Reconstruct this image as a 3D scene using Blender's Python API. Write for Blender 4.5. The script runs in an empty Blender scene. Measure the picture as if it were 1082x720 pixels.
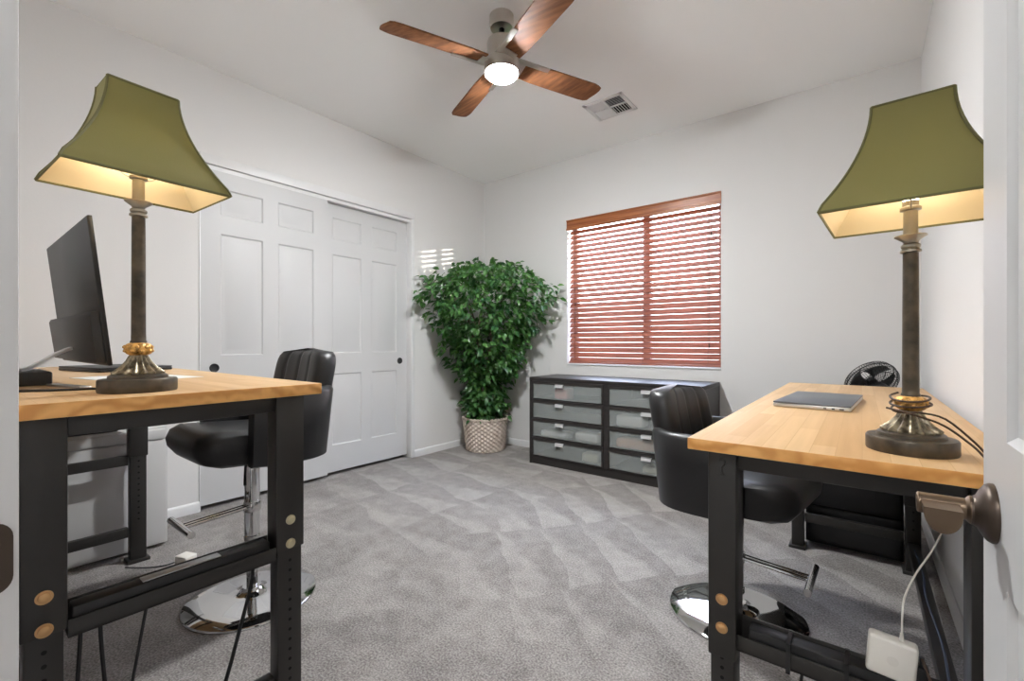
import bpy, bmesh, math, random
from mathutils import Vector, Matrix, Euler
random.seed(7)
S = bpy.context.scene
COL = S.collection
PI = math.pi
R_ = math.radians

# ------------------------------------------------------------------ materials
MATS = {}
def mat(name, color, rough=0.5, metal=0.0, **kw):
    if name in MATS: return MATS[name]
    m = bpy.data.materials.new(name); m.use_nodes = True
    b = m.node_tree.nodes['Principled BSDF']
    b.inputs['Base Color'].default_value = (*color, 1)
    b.inputs['Roughness'].default_value = rough
    b.inputs['Metallic'].default_value = metal
    for k, v in kw.items():
        b.inputs[k.replace('_', ' ')].default_value = v
    MATS[name] = m
    return m
def nt(m): return m.node_tree.nodes, m.node_tree.links, m.node_tree.nodes['Principled BSDF']
def add_bump(m, scale, strength, dist=0.002, detail=4, coord='Object', stretch=None):
    n, l, b = nt(m)
    tc = n.new('ShaderNodeTexCoord'); no = n.new('ShaderNodeTexNoise'); bu = n.new('ShaderNodeBump')
    no.inputs['Scale'].default_value = scale; no.inputs['Detail'].default_value = detail
    bu.inputs['Strength'].default_value = strength; bu.inputs['Distance'].default_value = dist
    src = tc.outputs[coord]
    if stretch:
        mp = n.new('ShaderNodeMapping'); mp.inputs['Scale'].default_value = stretch
        l.new(src, mp.inputs['Vector']); src = mp.outputs['Vector']
    l.new(src, no.inputs['Vector']); l.new(no.outputs['Fac'], bu.inputs['Height']); l.new(bu.outputs['Normal'], b.inputs['Normal'])
    return no
def noise_color(m, scale, c1, c2, detail=4, stretch=None, lo=.35, hi=.65):
    n, l, b = nt(m)
    tc = n.new('ShaderNodeTexCoord'); no = n.new('ShaderNodeTexNoise'); cr = n.new('ShaderNodeValToRGB')
    no.inputs['Scale'].default_value = scale; no.inputs['Detail'].default_value = detail
    cr.color_ramp.elements[0].color = (*c1, 1); cr.color_ramp.elements[1].color = (*c2, 1)
    cr.color_ramp.elements[0].position = lo; cr.color_ramp.elements[1].position = hi
    src = tc.outputs['Object']
    if stretch:
        mp = n.new('ShaderNodeMapping'); mp.inputs['Scale'].default_value = stretch
        l.new(src, mp.inputs['Vector']); src = mp.outputs['Vector']
    l.new(src, no.inputs['Vector']); l.new(no.outputs['Fac'], cr.inputs['Fac']); l.new(cr.outputs['Color'], b.inputs['Base Color'])

WALL = mat('wall_paint', (.70, .69, .68), .85); add_bump(WALL, 90, .12, .002)
CEIL = mat('ceiling_paint', (.90, .90, .895), .9); add_bump(CEIL, 70, .12, .002)
TRIM = mat('white_trim_paint', (.70, .70, .70), .38)
DOORW = mat('white_door_paint', (.56, .56, .56), .42); add_bump(DOORW, 60, .05, .001, stretch=(1, 1, .08))
CLOSETW = mat('closet_door_paint', (.55, .55, .55), .45)

def carpet_material():
    m = mat('carpet', (.4, .38, .36), .95)
    n, l, b = nt(m)
    b.inputs['Sheen Weight'].default_value = .2
    tc = n.new('ShaderNodeTexCoord')
    # vacuum tracks: the pile is combed two ways in rows of tapering strokes
    def mth(op, a, b=None, c=None, clamp=False):
        q = n.new('ShaderNodeMath'); q.operation = op; q.use_clamp = clamp
        for k, v in enumerate((a, b, c)):
            if v is None: continue
            if isinstance(v, (int, float)): q.inputs[k].default_value = v
            else: l.new(v, q.inputs[k])
        return q.outputs[0]
    def noise(scale, detail, off=0.0):
        q = n.new('ShaderNodeTexNoise'); q.inputs['Scale'].default_value = scale; q.inputs['Detail'].default_value = detail
        if off:
            mp = n.new('ShaderNodeMapping'); mp.inputs['Location'].default_value = (off, off*1.7, 0); l.new(tc.outputs['Object'], mp.inputs['Vector']); l.new(mp.outputs['Vector'], q.inputs['Vector'])
        else: l.new(tc.outputs['Object'], q.inputs['Vector'])
        return q.outputs['Fac']
    def strokes(rot, w, p, skew, u0, v0, warp):
        mp = n.new('ShaderNodeMapping'); mp.inputs['Rotation'].default_value = (0, 0, rot); l.new(tc.outputs['Object'], mp.inputs['Vector'])
        sp = n.new('ShaderNodeSeparateXYZ'); l.new(mp.outputs['Vector'], sp.inputs[0])
        wn = noise(2.1, 3, 3.0 + rot)
        u = mth('DIVIDE', mth('ADD', mth('MULTIPLY_ADD', wn, warp, sp.outputs['X']), -u0), w)
        v = mth('DIVIDE', mth('ADD', mth('MULTIPLY_ADD', noise(2.6, 2, 7.0 + rot), warp*.8, sp.outputs['Y']), -v0), p)
        idx = mth('FLOOR', u); t = mth('SUBTRACT', u, idx)
        sft = mth('FRACT', mth('ADD', mth('MULTIPLY_ADD', t, skew, v), mth('MULTIPLY', idx, .37)))
        return mth('DIVIDE', mth('SUBTRACT', mth('MULTIPLY_ADD', t, .72, .08), sft), .13, None, True)
    A_ = strokes(0.0, .58, .30, .40, -3.05, .05, .22)
    B_ = strokes(R_(38), .62, .24, .25, .2, .0, .20)
    spx = n.new('ShaderNodeSeparateXYZ'); l.new(tc.outputs['Object'], spx.inputs[0])
    sel = mth('DIVIDE', mth('ADD', mth('MULTIPLY_ADD', noise(1.4, 2, 1.0), .5, spx.outputs['X']), 1.45), .06, None, True)
    mixp = mth('ADD', mth('MULTIPLY', A_, mth('SUBTRACT', 1.0, sel)), mth('MULTIPLY', B_, sel))
    amp = mth('DIVIDE', mth('ADD', noise(1.7, 2, 11.0), -.36), .2, None, True)
    mixp = mth('ADD', .45, mth('MULTIPLY', mth('ADD', mixp, -.45), mth('MULTIPLY_ADD', amp, .7, .3)))
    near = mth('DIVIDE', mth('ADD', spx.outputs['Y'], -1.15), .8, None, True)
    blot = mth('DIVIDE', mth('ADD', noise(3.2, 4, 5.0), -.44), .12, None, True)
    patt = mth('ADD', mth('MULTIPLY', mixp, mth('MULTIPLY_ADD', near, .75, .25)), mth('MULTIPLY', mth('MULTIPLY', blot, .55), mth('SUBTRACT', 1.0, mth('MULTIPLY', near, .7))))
    # pile grain
    fine = n.new('ShaderNodeTexNoise'); fine.inputs['Scale'].default_value = 150; fine.inputs['Detail'].default_value = 3
    l.new(tc.outputs['Object'], fine.inputs['Vector'])
    mid = n.new('ShaderNodeTexNoise'); mid.inputs['Scale'].default_value = 14; mid.inputs['Detail'].default_value = 5
    l.new(tc.outputs['Object'], mid.inputs['Vector'])
    cr = n.new('ShaderNodeValToRGB')
    cr.color_ramp.elements[0].position = .25; cr.color_ramp.elements[1].position = .75
    cr.color_ramp.elements[0].color = (.115, .102, .096, 1); cr.color_ramp.elements[1].color = (.40, .372, .352, 1)
    s1 = n.new('ShaderNodeMath'); s1.operation = 'MULTIPLY_ADD'; s1.inputs[1].default_value = .165
    l.new(patt, s1.inputs[0])
    s2 = n.new('ShaderNodeMath'); s2.operation = 'MULTIPLY_ADD'; s2.inputs[1].default_value = .35
    l.new(mid.outputs['Fac'], s2.inputs[0]); 
    s3 = n.new('ShaderNodeMath'); s3.operation = 'MULTIPLY_ADD'; s3.inputs[1].default_value = 1.15; s3.inputs[2].default_value = -.345
    l.new(fine.outputs['Fac'], s3.inputs[0]); l.new(s3.outputs[0], s2.inputs[2]); l.new(s2.outputs[0], s1.inputs[2])
    l.new(s1.outputs[0], cr.inputs['Fac']); l.new(cr.outputs['Color'], b.inputs['Base Color'])
    bu = n.new('ShaderNodeBump'); bu.inputs['Strength'].default_value = .6; bu.inputs['Distance'].default_value = .006
    l.new(fine.outputs['Fac'], bu.inputs['Height']); l.new(bu.outputs['Normal'], b.inputs['Normal'])
    return m
CARPET = carpet_material()

def butcher_block(name, along):
    m = mat(name, (.7, .45, .2), .45, 0, Specular_IOR_Level=.3)
    n, l, b = nt(m)
    tc = n.new('ShaderNodeTexCoord'); mp = n.new('ShaderNodeMapping')
    if along == 'Y': mp.inputs['Rotation'].default_value = (0, 0, PI / 2)
    l.new(tc.outputs['Object'], mp.inputs['Vector'])
    br = n.new('ShaderNodeTexBrick')
    br.inputs['Color1'].default_value = (.56, .355, .175, 1); br.inputs['Color2'].default_value = (.66, .455, .25, 1)
    br.inputs['Mortar'].default_value = (.52, .33, .16, 1); br.inputs['Mortar Size'].default_value = .0006
    br.inputs['Scale'].default_value = 1; br.inputs['Brick Width'].default_value = .42; br.inputs['Row Height'].default_value = .042
    l.new(mp.outputs['Vector'], br.inputs['Vector'])
    mp2 = n.new('ShaderNodeMapping'); mp2.inputs['Scale'].default_value = (3, 60, 60)
    l.new(mp.outputs['Vector'], mp2.inputs['Vector'])
    no = n.new('ShaderNodeTexNoise'); no.inputs['Scale'].default_value = 1.0; no.inputs['Detail'].default_value = 5
    l.new(mp2.outputs['Vector'], no.inputs['Vector'])
    cr = n.new('ShaderNodeValToRGB'); cr.color_ramp.elements[0].color = (.82, .78, .72, 1); cr.color_ramp.elements[1].color = (1.08, 1.08, 1.08, 1)
    l.new(no.outputs['Fac'], cr.inputs['Fac'])
    mx = n.new('ShaderNodeMix'); mx.data_type = 'RGBA'; mx.blend_type = 'MULTIPLY'; mx.inputs[0].default_value = 1
    l.new(br.outputs['Color'], mx.inputs[6]); l.new(cr.outputs['Color'], mx.inputs[7]); l.new(mx.outputs[2], b.inputs['Base Color'])
    return m
def end_grain(name):
    m = mat(name, (.6, .27, .07), .4)
    n, l, b = nt(m)
    tc = n.new('ShaderNodeTexCoord')
    wv = n.new('ShaderNodeTexWave'); wv.wave_type = 'RINGS'; wv.inputs['Scale'].default_value = 9; wv.inputs['Distortion'].default_value = 9
    wv.inputs['Detail'].default_value = 3; wv.inputs['Detail Scale'].default_value = 1.2
    l.new(tc.outputs['Object'], wv.inputs['Vector'])
    cr = n.new('ShaderNodeValToRGB'); cr.color_ramp.elements[0].color = (.64, .285, .07, 1); cr.color_ramp.elements[1].color = (.86, .46, .15, 1)
    l.new(wv.outputs['Fac'], cr.inputs['Fac']); l.new(cr.outputs['Color'], b.inputs['Base Color'])
    return m
BLOCK_X = butcher_block('butcher_block_lengthwise', 'X'); BLOCK_Y = butcher_block('butcher_block_crosswise', 'Y')
ENDG = end_grain('butcher_block_end_grain')
STEEL = mat('black_powder_coat', (.022, .020, .018), .42)
HOLE = mat('punched_hole_dark', (.002, .002, .002), .9)
BRASSB = mat('yellow_zinc_bolt', (.66, .40, .19), .35, .9); PALEB = mat('pale_brass_bolt', (.66, .60, .42), .3, .9)
CHROME = mat('polished_chrome', (.58, .58, .58), .06, 1)
LEATHER = mat('black_faux_leather', (.014, .014, .015), .38); add_bump(LEATHER, 260, .12, .001)
BLACKP = mat('black_plastic', (.012, .012, .013), .4)
DARKP = mat('charcoal_plastic', (.028, .029, .031), .5)
WHITEP = mat('white_plastic', (.80, .77, .71), .35)
SILVER = mat('satin_aluminium', (.62, .62, .63), .35, .9)
NICKEL = mat('brushed_nickel', (.56, .52, .47), .3, .95)
BRONZE = mat('lamp_bronze', (.085, .066, .045), .42, .55); noise_color(BRONZE, 30, (.05, .042, .032), (.12, .095, .065))
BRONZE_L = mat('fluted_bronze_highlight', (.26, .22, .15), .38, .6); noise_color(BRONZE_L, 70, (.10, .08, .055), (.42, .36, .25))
GOLD = mat('gilded_leaf', (.55, .30, .07), .4, .6); noise_color(GOLD, 90, (.10, .045, .012), (.78, .46, .14), lo=.3, hi=.6)
PEWTER = mat('antique_pewter', (.40, .37, .31), .32, .9)
KNOBM = mat('oil_rubbed_bronze', (.15, .105, .07), .36, .8)
KNOBD = mat('oil_rubbed_bronze_plate', (.075, .055, .042), .4, .7)
ESPRESSO = mat('black_brown_veneer', (.018, .015, .014), .45); noise_color(ESPRESSO, 2, (.014, .012, .011), (.024, .019, .017), stretch=(1, 1, 30))
SHADE = mat('olive_silk_shade', (.25, .225, .075), .7)
LINING = mat('cream_shade_lining', (.82, .70, .48), .8)
SHADET = mat('olive_shade_trim', (.15, .14, .05), .7)
def translucent(m, fac, color):
    n, l, b = nt(m)
    tr = n.new('ShaderNodeBsdfTranslucent'); tr.inputs['Color'].default_value = (*color, 1)
    mx = n.new('ShaderNodeMixShader'); mx.inputs[0].default_value = fac
    out = n['Material Output']
    l.new(b.outputs[0], mx.inputs[1]); l.new(tr.outputs[0], mx.inputs[2]); l.new(mx.outputs[0], out.inputs[0])
add_bump(SHADE, 220, .2, .001)
translucent(SHADE, .07, (.30, .32, .10)); translucent(LINING, .25, (.85, .72, .48))
def emissive(name, color, strength):
    m = mat(name, (.9, .9, .9), .5)
    b = m.node_tree.nodes['Principled BSDF']
    b.inputs['Emission Color'].default_value = (*color, 1); b.inputs['Emission Strength'].default_value = strength
    return m
BULB = emissive('lit_bulb', (1, .86, .66), 4.6)
FANLIGHT = emissive('lit_fan_diffuser', (.96, .985, 1.0), 150)
HALLFILL = emissive('hall_fill_glow', (.98, .99, 1.0), 5.5)  # glow of the fill panel added in the hall
WALNUT = mat('walnut_blade', (.26, .115, .05), .6, 0, Specular_IOR_Level=.15); noise_color(WALNUT, 2.2, (.11, .042, .02), (.29, .125, .055), detail=8, stretch=(1.2, 22, 22), lo=.3, hi=.7)
def blind_mat():
    m = mat('cherry_blind_wood', (.26, .085, .045), .28)
    noise_color(m, 1.5, (.22, .075, .05), (.34, .125, .08), detail=6, stretch=(1.5, 40, 40))
    m.node_tree.nodes['Principled BSDF'].inputs['Coat Weight'].default_value = .5
    m.node_tree.nodes['Principled BSDF'].inputs['Coat Roughness'].default_value = .18
    return m
CHERRY = blind_mat()
VALANCE = mat('valance_wood', (.34, .11, .035), .32); noise_color(VALANCE, 1.5, (.26, .075, .025), (.42, .15, .05), detail=6, stretch=(1.5, 40, 40))
CORDM = mat('blind_cord', (.10, .05, .035), .8)
LEAF = mat('ficus_leaf', (.035, .12, .03), .33); noise_color(LEAF, 9, (.018, .072, .032), (.10, .235, .055), detail=3, lo=.32, hi=.68)
translucent(LEAF, .18, (.10, .30, .04))
BARK = mat('ficus_bark', (.13, .09, .06), .85)
MOSS = mat('dried_moss', (.07, .055, .035), .95); add_bump(MOSS, 60, .8, .01)
WICKER = mat('pale_wicker', (.50, .40, .32), .7); noise_color(WICKER, 14, (.52, .43, .36), (.68, .59, .52))
FROST = mat('frosted_glass', (.40, .43, .42), .38)
_n, _l, _b = nt(FROST)
_t = _n.new('ShaderNodeBsdfTransparent'); _x = _n.new('ShaderNodeMixShader'); _x.inputs[0].default_value = .62
_l.new(_b.outputs[0], _x.inputs[1]); _l.new(_t.outputs[0], _x.inputs[2]); _l.new(_x.outputs[0], _n['Material Output'].inputs[0])
VINYL = mat('window_vinyl', (.40, .38, .36), .5)
GREYCAB = mat('grey_painted_steel', (.55, .545, .535), .45)
HANDLE = mat('drawer_pull_aluminium', (.72, .72, .72), .4, .35)
LAPT = mat('space_grey_aluminium', (.16, .175, .20), .38, .7)
PAPER = mat('white_paper', (.8, .8, .78), .8)
PINK = mat('pink_cloth', (.75, .25, .22), .8); ORANGE = mat('peach_cloth', (.72, .40, .25), .8); OFFW = mat('off_white_cloth', (.78, .77, .74), .8); CREAM = mat('cream_cloth', (.66, .62, .45), .8)
BLUEC = mat('dark_blue_cable', (.03, .05, .10), .5)
BROWNC = mat('brown_cable', (.06, .035, .022), .5)
GROUND = mat('gravel_yard', (.50, .44, .38), .95); noise_color(GROUND, 20, (.40, .34, .29), (.60, .54, .47))
BLOCKW = mat('yard_block_wall', (.55, .42, .36), .9)

def glass_mat():
    m = bpy.data.materials.new('window_glass'); m.use_nodes = True
    n, l = m.node_tree.nodes, m.node_tree.links
    n.remove(n['Principled BSDF'])
    t = n.new('ShaderNodeBsdfTransparent'); g = n.new('ShaderNodeBsdfGlossy'); g.inputs['Roughness'].default_value = .02
    lw = n.new('ShaderNodeLayerWeight'); lw.inputs['Blend'].default_value = .5; f = n.new('ShaderNodeMath'); f.operation = 'POWER'; f.inputs[1].default_value = 4; l.new(lw.outputs['Facing'], f.inputs[0])
    x = n.new('ShaderNodeMixShader'); l.new(f.outputs[0], x.inputs[0]); l.new(t.outputs[0], x.inputs[1]); l.new(g.outputs[0], x.inputs[2])
    l.new(x.outputs[0], n['Material Output'].inputs[0]); return m
GLASS = glass_mat()

# ------------------------------------------------------------------ mesh builder
class B:
    def __init__(s): s.bm = bmesh.new()
    def _fin(s, verts, mi, M=None):
        if M is not None: bmesh.ops.transform(s.bm, matrix=M, verts=verts)
        for f in {f for v in verts for f in v.link_faces}: f.material_index = mi
        return s
    def box(s, x0, x1, y0, y1, z0, z1, bev=0, seg=2, mi=0, M=None):
        old = set(s.bm.verts)
        r = bmesh.ops.create_cube(s.bm, size=1)
        bmesh.ops.transform(s.bm, matrix=Matrix.Translation(((x0+x1)/2, (y0+y1)/2, (z0+z1)/2)) @ Matrix.Diagonal((abs(x1-x0), abs(y1-y0), abs(z1-z0), 1)), verts=r['verts'])
        if bev:
            es = list({e for v in r['verts'] for e in v.link_edges})
            bmesh.ops.bevel(s.bm, geom=es, offset=bev, segments=seg, profile=.5, affect='EDGES', clamp_overlap=True)
        return s._fin([v for v in s.bm.verts if v not in old], mi, M)
    def cyl(s, p0, p1, r0, r1=None, seg=24, mi=0, M=None, cap=True):
        r1 = r0 if r1 is None else r1
        p0, p1 = Vector(p0), Vector(p1); d = p1 - p0
        q = d.to_track_quat('Z', 'Y').to_matrix()
        a = [s.bm.verts.new(p0 + q @ Vector((r0*math.cos(t*2*PI/seg), r0*math.sin(t*2*PI/seg), 0))) for t in range(seg)]
        b = [s.bm.verts.new(p1 + q @ Vector((r1*math.cos(t*2*PI/seg), r1*math.sin(t*2*PI/seg), 0))) for t in range(seg)]
        for i in range(seg): s.bm.faces.new((a[i], a[(i+1) % seg], b[(i+1) % seg], b[i]))
        if cap: s.bm.faces.new(a[::-1]); s.bm.faces.new(b)
        return s._fin(a + b, mi, M)
    def lathe(s, prof, c=(0, 0, 0), seg=40, mi=0, M=None, flute=None):
        rings = []; c = Vector(c)
        for k, (r, z) in enumerate(prof):
            ring = []
            for t in range(seg):
                a = t*2*PI/seg; rr = r
                if flute and flute[2] <= k <= flute[3]: rr = r*(1 + flute[1]*math.cos(a*flute[0]))
                ring.append(s.bm.verts.new(c + Vector((rr*math.cos(a), rr*math.sin(a), z))))
            rings.append(ring)
        for a, b in zip(rings, rings[1:]):
            for i in range(seg): s.bm.faces.new((a[i], a[(i+1) % seg], b[(i+1) % seg], b[i]))
        if prof[0][0] > 1e-5: s.bm.faces.new(rings[0][::-1])
        if prof[-1][0] > 1e-5: s.bm.faces.new(rings[-1])
        return s._fin([v for r in rings for v in r], mi, M)
    def tube(s, pts, r, seg=8, mi=0, smooth=True, sub=6, M=None, closed=False):
        pts = [Vector(p) for p in pts]
        if smooth and len(pts) > 2:
            out = []; n = len(pts)
            rng = range(n if closed else n-1)
            for i in rng:
                p0 = pts[i-1] if (i > 0 or closed) else pts[0]; p1 = pts[i]; p2 = pts[(i+1) % n]; p3 = pts[(i+2) % n] if (closed or i+2 < n) else pts[-1]
                for k in range(sub):
                    t = k/sub
                    out.append(.5*((2*p1) + (p2-p0)*t + (2*p0-5*p1+4*p2-p3)*t*t + (3*p1-p0-3*p2+p3)*t**3))
            if not closed: out.append(pts[-1])
            pts = out
        rings = []; n = len(pts); up = None
        for i, p in enumerate(pts):
            a = pts[i-1] if (i > 0 or closed) else p; b = pts[(i+1) % n] if (i < n-1 or closed) else p
            d = (b-a).normalized()
            if up is None: up = d.orthogonal().normalized()
            up = (up - d*up.dot(d)); up = up.normalized() if up.length > 1e-6 else d.orthogonal().normalized()
            w = d.cross(up)
            rings.append([s.bm.verts.new(p + up*(r*math.cos(t*2*PI/seg)) + w*(r*math.sin(t*2*PI/seg))) for t in range(seg)])
        pr = list(zip(rings, rings[1:])) + ([(rings[-1], rings[0])] if closed else [])
        for a, b in pr:
            for i in range(seg): s.bm.faces.new((a[i], a[(i+1) % seg], b[(i+1) % seg], b[i]))
        if not closed: s.bm.faces.new(rings[0][::-1]); s.bm.faces.new(rings[-1])
        return s._fin([v for r_ in rings for v in r_], mi, M)
    def prism(s, poly, axis, a0, a1, mi=0, M=None, bev=0):
        def P(p, a): return {'x': (a, p[0], p[1]), 'y': (p[0], a, p[1]), 'z': (p[0], p[1], a)}[axis]
        old = set(s.bm.verts)
        v0 = [s.bm.verts.new(P(p, a0)) for p in poly]; v1 = [s.bm.verts.new(P(p, a1)) for p in poly]
        n = len(poly)
        for i in range(n): s.bm.faces.new((v0[i], v0[(i+1) % n], v1[(i+1) % n], v1[i]))
        f0 = s.bm.faces.new(v0[::-1]); f1 = s.bm.faces.new(v1)
        if bev:
            es = list(set(f0.edges) | set(f1.edges))
            bmesh.ops.bevel(s.bm, geom=es, offset=bev, segments=2, profile=.5, affect='EDGES', clamp_overlap=True)
        return s._fin([v for v in s.bm.verts if v not in old], mi, M)
    def grid(s, rows, mi=0, closed_u=False, closed_v=False, M=None):
        g = [[s.bm.verts.new(p) for p in r] for r in rows]
        nr, nc = len(g), len(g[0])
        for i in range(nr if closed_v else nr-1):
            for j in range(nc if closed_u else nc-1):
                q = (g[i][j], g[i][(j+1) % nc], g[(i+1) % nr][(j+1) % nc], g[(i+1) % nr][j])
                s.bm.faces.new(q)
        return s._fin([v for r in g for v in r], mi, M)
    def build(s, name, mats, parent=None, loc=(0, 0, 0), angle=35, kind=None, label=None):
        bmesh.ops.recalc_face_normals(s.bm, faces=s.bm.faces)
        me = bpy.data.meshes.new(name); s.bm.to_mesh(me); s.bm.free()
        for m in (mats if isinstance(mats, (list, tuple)) else [mats]): me.materials.append(m)
        if angle:
            me.polygons.foreach_set('use_smooth', [True]*len(me.polygons)); me.set_sharp_from_angle(angle=R_(angle))
        o = bpy.data.objects.new(name, me); COL.objects.link(o); o.location = loc
        if parent is not None: o.parent = parent
        if kind: o['kind'] = kind
        if label: o['label'] = label
        return o
def tag(o, label, cat, group=None):
    o['label'] = label; o['category'] = cat
    if group: o['group'] = group
    return o
def thing(name, label, cat, loc=(0, 0, 0), rz=0, group=None):
    o = bpy.data.objects.new(name, None); COL.objects.link(o); o.empty_display_size = .05
    o.location = loc; o.rotation_euler = (0, 0, rz)
    return tag(o, label, cat, group)
def copy_tree(o, parent=None):
    c = o.copy(); COL.objects.link(c)
    if parent is not None:
        c.parent = parent; c.matrix_parent_inverse = o.matrix_parent_inverse.copy()
    for ch in list(KIDS.get(o.name, [])): copy_tree(ch, c)
    return c
KIDS = {}
def index_kids():
    KIDS.clear()
    for o in list(COL.objects):
        if o.parent: KIDS.setdefault(o.parent.name, []).append(o)
def child_of(o, p):
    o.parent = p; o.matrix_parent_inverse = (Matrix.Translation(p.location) @ p.rotation_euler.to_matrix().to_4x4()).inverted(); return o
def struct(b, name, m, **kw): return b.build(name, m, kind='structure', **kw)

# ------------------------------------------------------------------ the room
XL, XR, YB, YD, ZC = -3.17, .28, 3.59, .05, 2.72       # left / right / back / door walls, ceiling
HX0, HX1, HY = -1.6, 1.3, -2.7                           # hall behind the doorway
WX0, WX1, WZ0, WZ1 = -2.15, -.82, .825, 2.16             # window opening
CY0, CY1, CZ = .99, 2.605, 2.13                          # closet opening
DX0, DX1, DZ = -.69, .128, 2.06                          # doorway
struct(B().box(XL-.75, HX1+.12, HY-.12, YB+.2, -.1, 0), 'floor', CARPET, angle=0)
struct(B().box(XL-.75, HX1+.12, HY-.12, YB+.2, ZC, ZC+.1), 'ceiling', CEIL, angle=0)
w = B()
w.box(XL-.12, WX0, YB, YB+.2, 0, ZC).box(WX1, XR+.12, YB, YB+.2, 0, ZC).box(WX0, WX1, YB, YB+.2, 0, WZ0).box(WX0, WX1, YB, YB+.2, WZ1, ZC)
struct(w, 'wall_back', WALL, angle=0)
w = B()
w.box(XL-.12, XL, -.1, CY0, 0, ZC).box(XL-.12, XL, CY1, YB, 0, ZC).box(XL-.12, XL, CY0, CY1, CZ, ZC)
w.box(XL-.75, XL-.68, .8, 2.8, 0, ZC).box(XL-.68, XL-.12, .8, .85, 0, ZC).box(XL-.68, XL-.12, 2.75, 2.8, 0, ZC)
struct(w, 'wall_left', WALL, angle=0)
struct(B().box(XR, XR+.12, YD, YB, 0, ZC), 'wall_right', WALL, angle=0)
w = B()
w.box(XL, DX0-.02, YD-.13, YD, 0, ZC).box(DX1+.02, XR+.12, YD-.13, YD, 0, ZC).box(DX0-.02, DX1+.02, YD-.13, YD, DZ+.02, ZC)
struct(w, 'wall_door', WALL, angle=0)
struct(B().box(HX0-.1, HX0, HY, YD-.13, 0, ZC).box(HX1, HX1+.1, HY, YD-.13, 0, ZC).box(HX0-.1, HX1+.1, HY-.1, HY, 0, ZC).box(XR+.12, HX1+.1, YD-.13, YD-.03, 0, ZC), 'wall_hall', WALL, angle=0)
# door jamb lining with stop, both sides and head
j = B()
j.box(DX0-.02, DX0, YD-.14, YD+.004, 0, DZ, .0025).box(DX1, DX1+.02, YD-.14, YD+.002, 0, DZ, .002).box(DX0-.02, DX1+.02, YD-.14, YD+.002, DZ, DZ+.02, .002)
struct(j, 'trim_1', TRIM)
# baseboards
def base_prof(): return [(0, 0), (.013, 0), (.013, .05), (.009, .058), (.004, .063), (0, .063)]
b = B(); P = base_prof()
b.prism([(XL + p[0], p[1]) for p in P], 'y', YD, CY0-.004).prism([(XL + p[0], p[1]) for p in P], 'y', CY1+.036, YB)
struct(b, 'baseboard_left', TRIM)
struct(B().prism([(YB - p[0], p[1]) for p in P], 'x', XL+.013, XR-.013), 'baseboard_back', TRIM)
struct(B().prism([(XR - p[0], p[1]) for p in P], 'y', YD, YB), 'baseboard_right', TRIM)
# closet trim: header fascia and the two jambs
struct(B().box(XL-.004, XL+.014, CY0-.004, CY1+.034, CZ-.004, CZ+.055, .003).box(XL-.06, XL-.004, CY0, CY1, CZ-.03, CZ-.004), 'trim_2', TRIM)
struct(B().box(XL-.119, XL+.014, CY1-.003, CY1+.034, 0, CZ-.004, .003), 'trim_3', TRIM)
struct(B().box(XL-.12, XL+.006, CY0-.006, CY0+.002, 0, CZ-.004, .001), 'trim_4', TRIM)

# panelled doors: stiles, rails and raised panels as one solid
def panel_door(b, width, height, thick, cols, rows, M, mi=0):
    """leaf in local X (width) / Z (height), front face at y=-thick/2; cols/rows are lists of (start,end)"""
    b.box(0, width, -thick/2+.0095, thick/2-.0095, 0, height, M=M, mi=mi)
    xs = [0] + [v for c in cols for v in c] + [width]; zs = [0] + [v for r in rows for v in r] + [height]
    for side in (-1, 1):
        y0, y1 = (-thick/2, -thick/2+.010) if side < 0 else (thick/2-.010, thick/2)
        for k in range(0, len(xs), 2): b.box(xs[k], xs[k+1], y0, y1, 0, height, M=M, mi=mi)
        for k in range(0, len(zs), 2):
            for c in cols: b.box(c[0], c[1], y0, y1, zs[k], zs[k+1], M=M, mi=mi)
        for c in cols:
            for r in rows:
                yf = side*(thick/2); yi = side*(thick/2-.007); yr = side*(thick/2-.0015)
                def ring(m, y): return [(c[0]+m, y, r[0]+m), (c[1]-m, y, r[0]+m), (c[1]-m, y, r[1]-m), (c[0]+m, y, r[1]-m)]
                rings = [ring(0, yf), ring(.004, yf), ring(.012, yi), ring(.024, yi), ring(.045, yr)]
                V = [[b.bm.verts.new(M @ Vector(p)) for p in q] for q in rings]
                for A_, C_ in zip(V, V[1:]):
                    for i in range(4):
                        f = b.bm.faces.new((A_[i], A_[(i+1) % 4], C_[(i+1) % 4], C_[i])); f.material_index = mi
                f = b.bm.faces.new(V[-1]); f.material_index = mi
def six_panel(width, height, stile=.105):
    mid = width/2
    cols = [(stile, mid-.045), (mid+.045, width-stile)]
    rows = [(.20, .20+height*.27), (.20+height*.27+.15, height-.40), (height-.29, height-.115)]
    return cols, rows
closet_w = .825
for nm, x, y0, py in (('door_1', XL-.022, CY0+.004, .075), ('door_2', XL-.068, CY1-closet_w-.004, closet_w-.075)):
    b = B(); cols, rows = six_panel(closet_w, 2.085)
    # local X -> world Y, local -Y (front) -> world +X
    M = Matrix(((0, -1, 0, x), (1, 0, 0, y0), (0, 0, 1, .028), (0, 0, 0, 1)))
    panel_door(b, closet_w, 2.085, .034, cols, rows, M)
    d = struct(b, nm, CLOSETW)
    p = B().lathe([(0, 0.001), (.014, .0012), (.021, .003), (.024, .005), (.0265, .0035), (.0275, 0)], seg=32,
                  M=Matrix.Translation((x+.017, y0+py, .868)) @ Matrix.Rotation(PI/2, 4, 'Y'))
    p.build('finger_pull', BLACKP, d, label='round black finger pull')

# entry door, swung open 90 degrees into the room
DT = .035
entry = B(); dw, dh = .76, 2.03
cols, rows = six_panel(dw, dh, .11)
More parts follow.
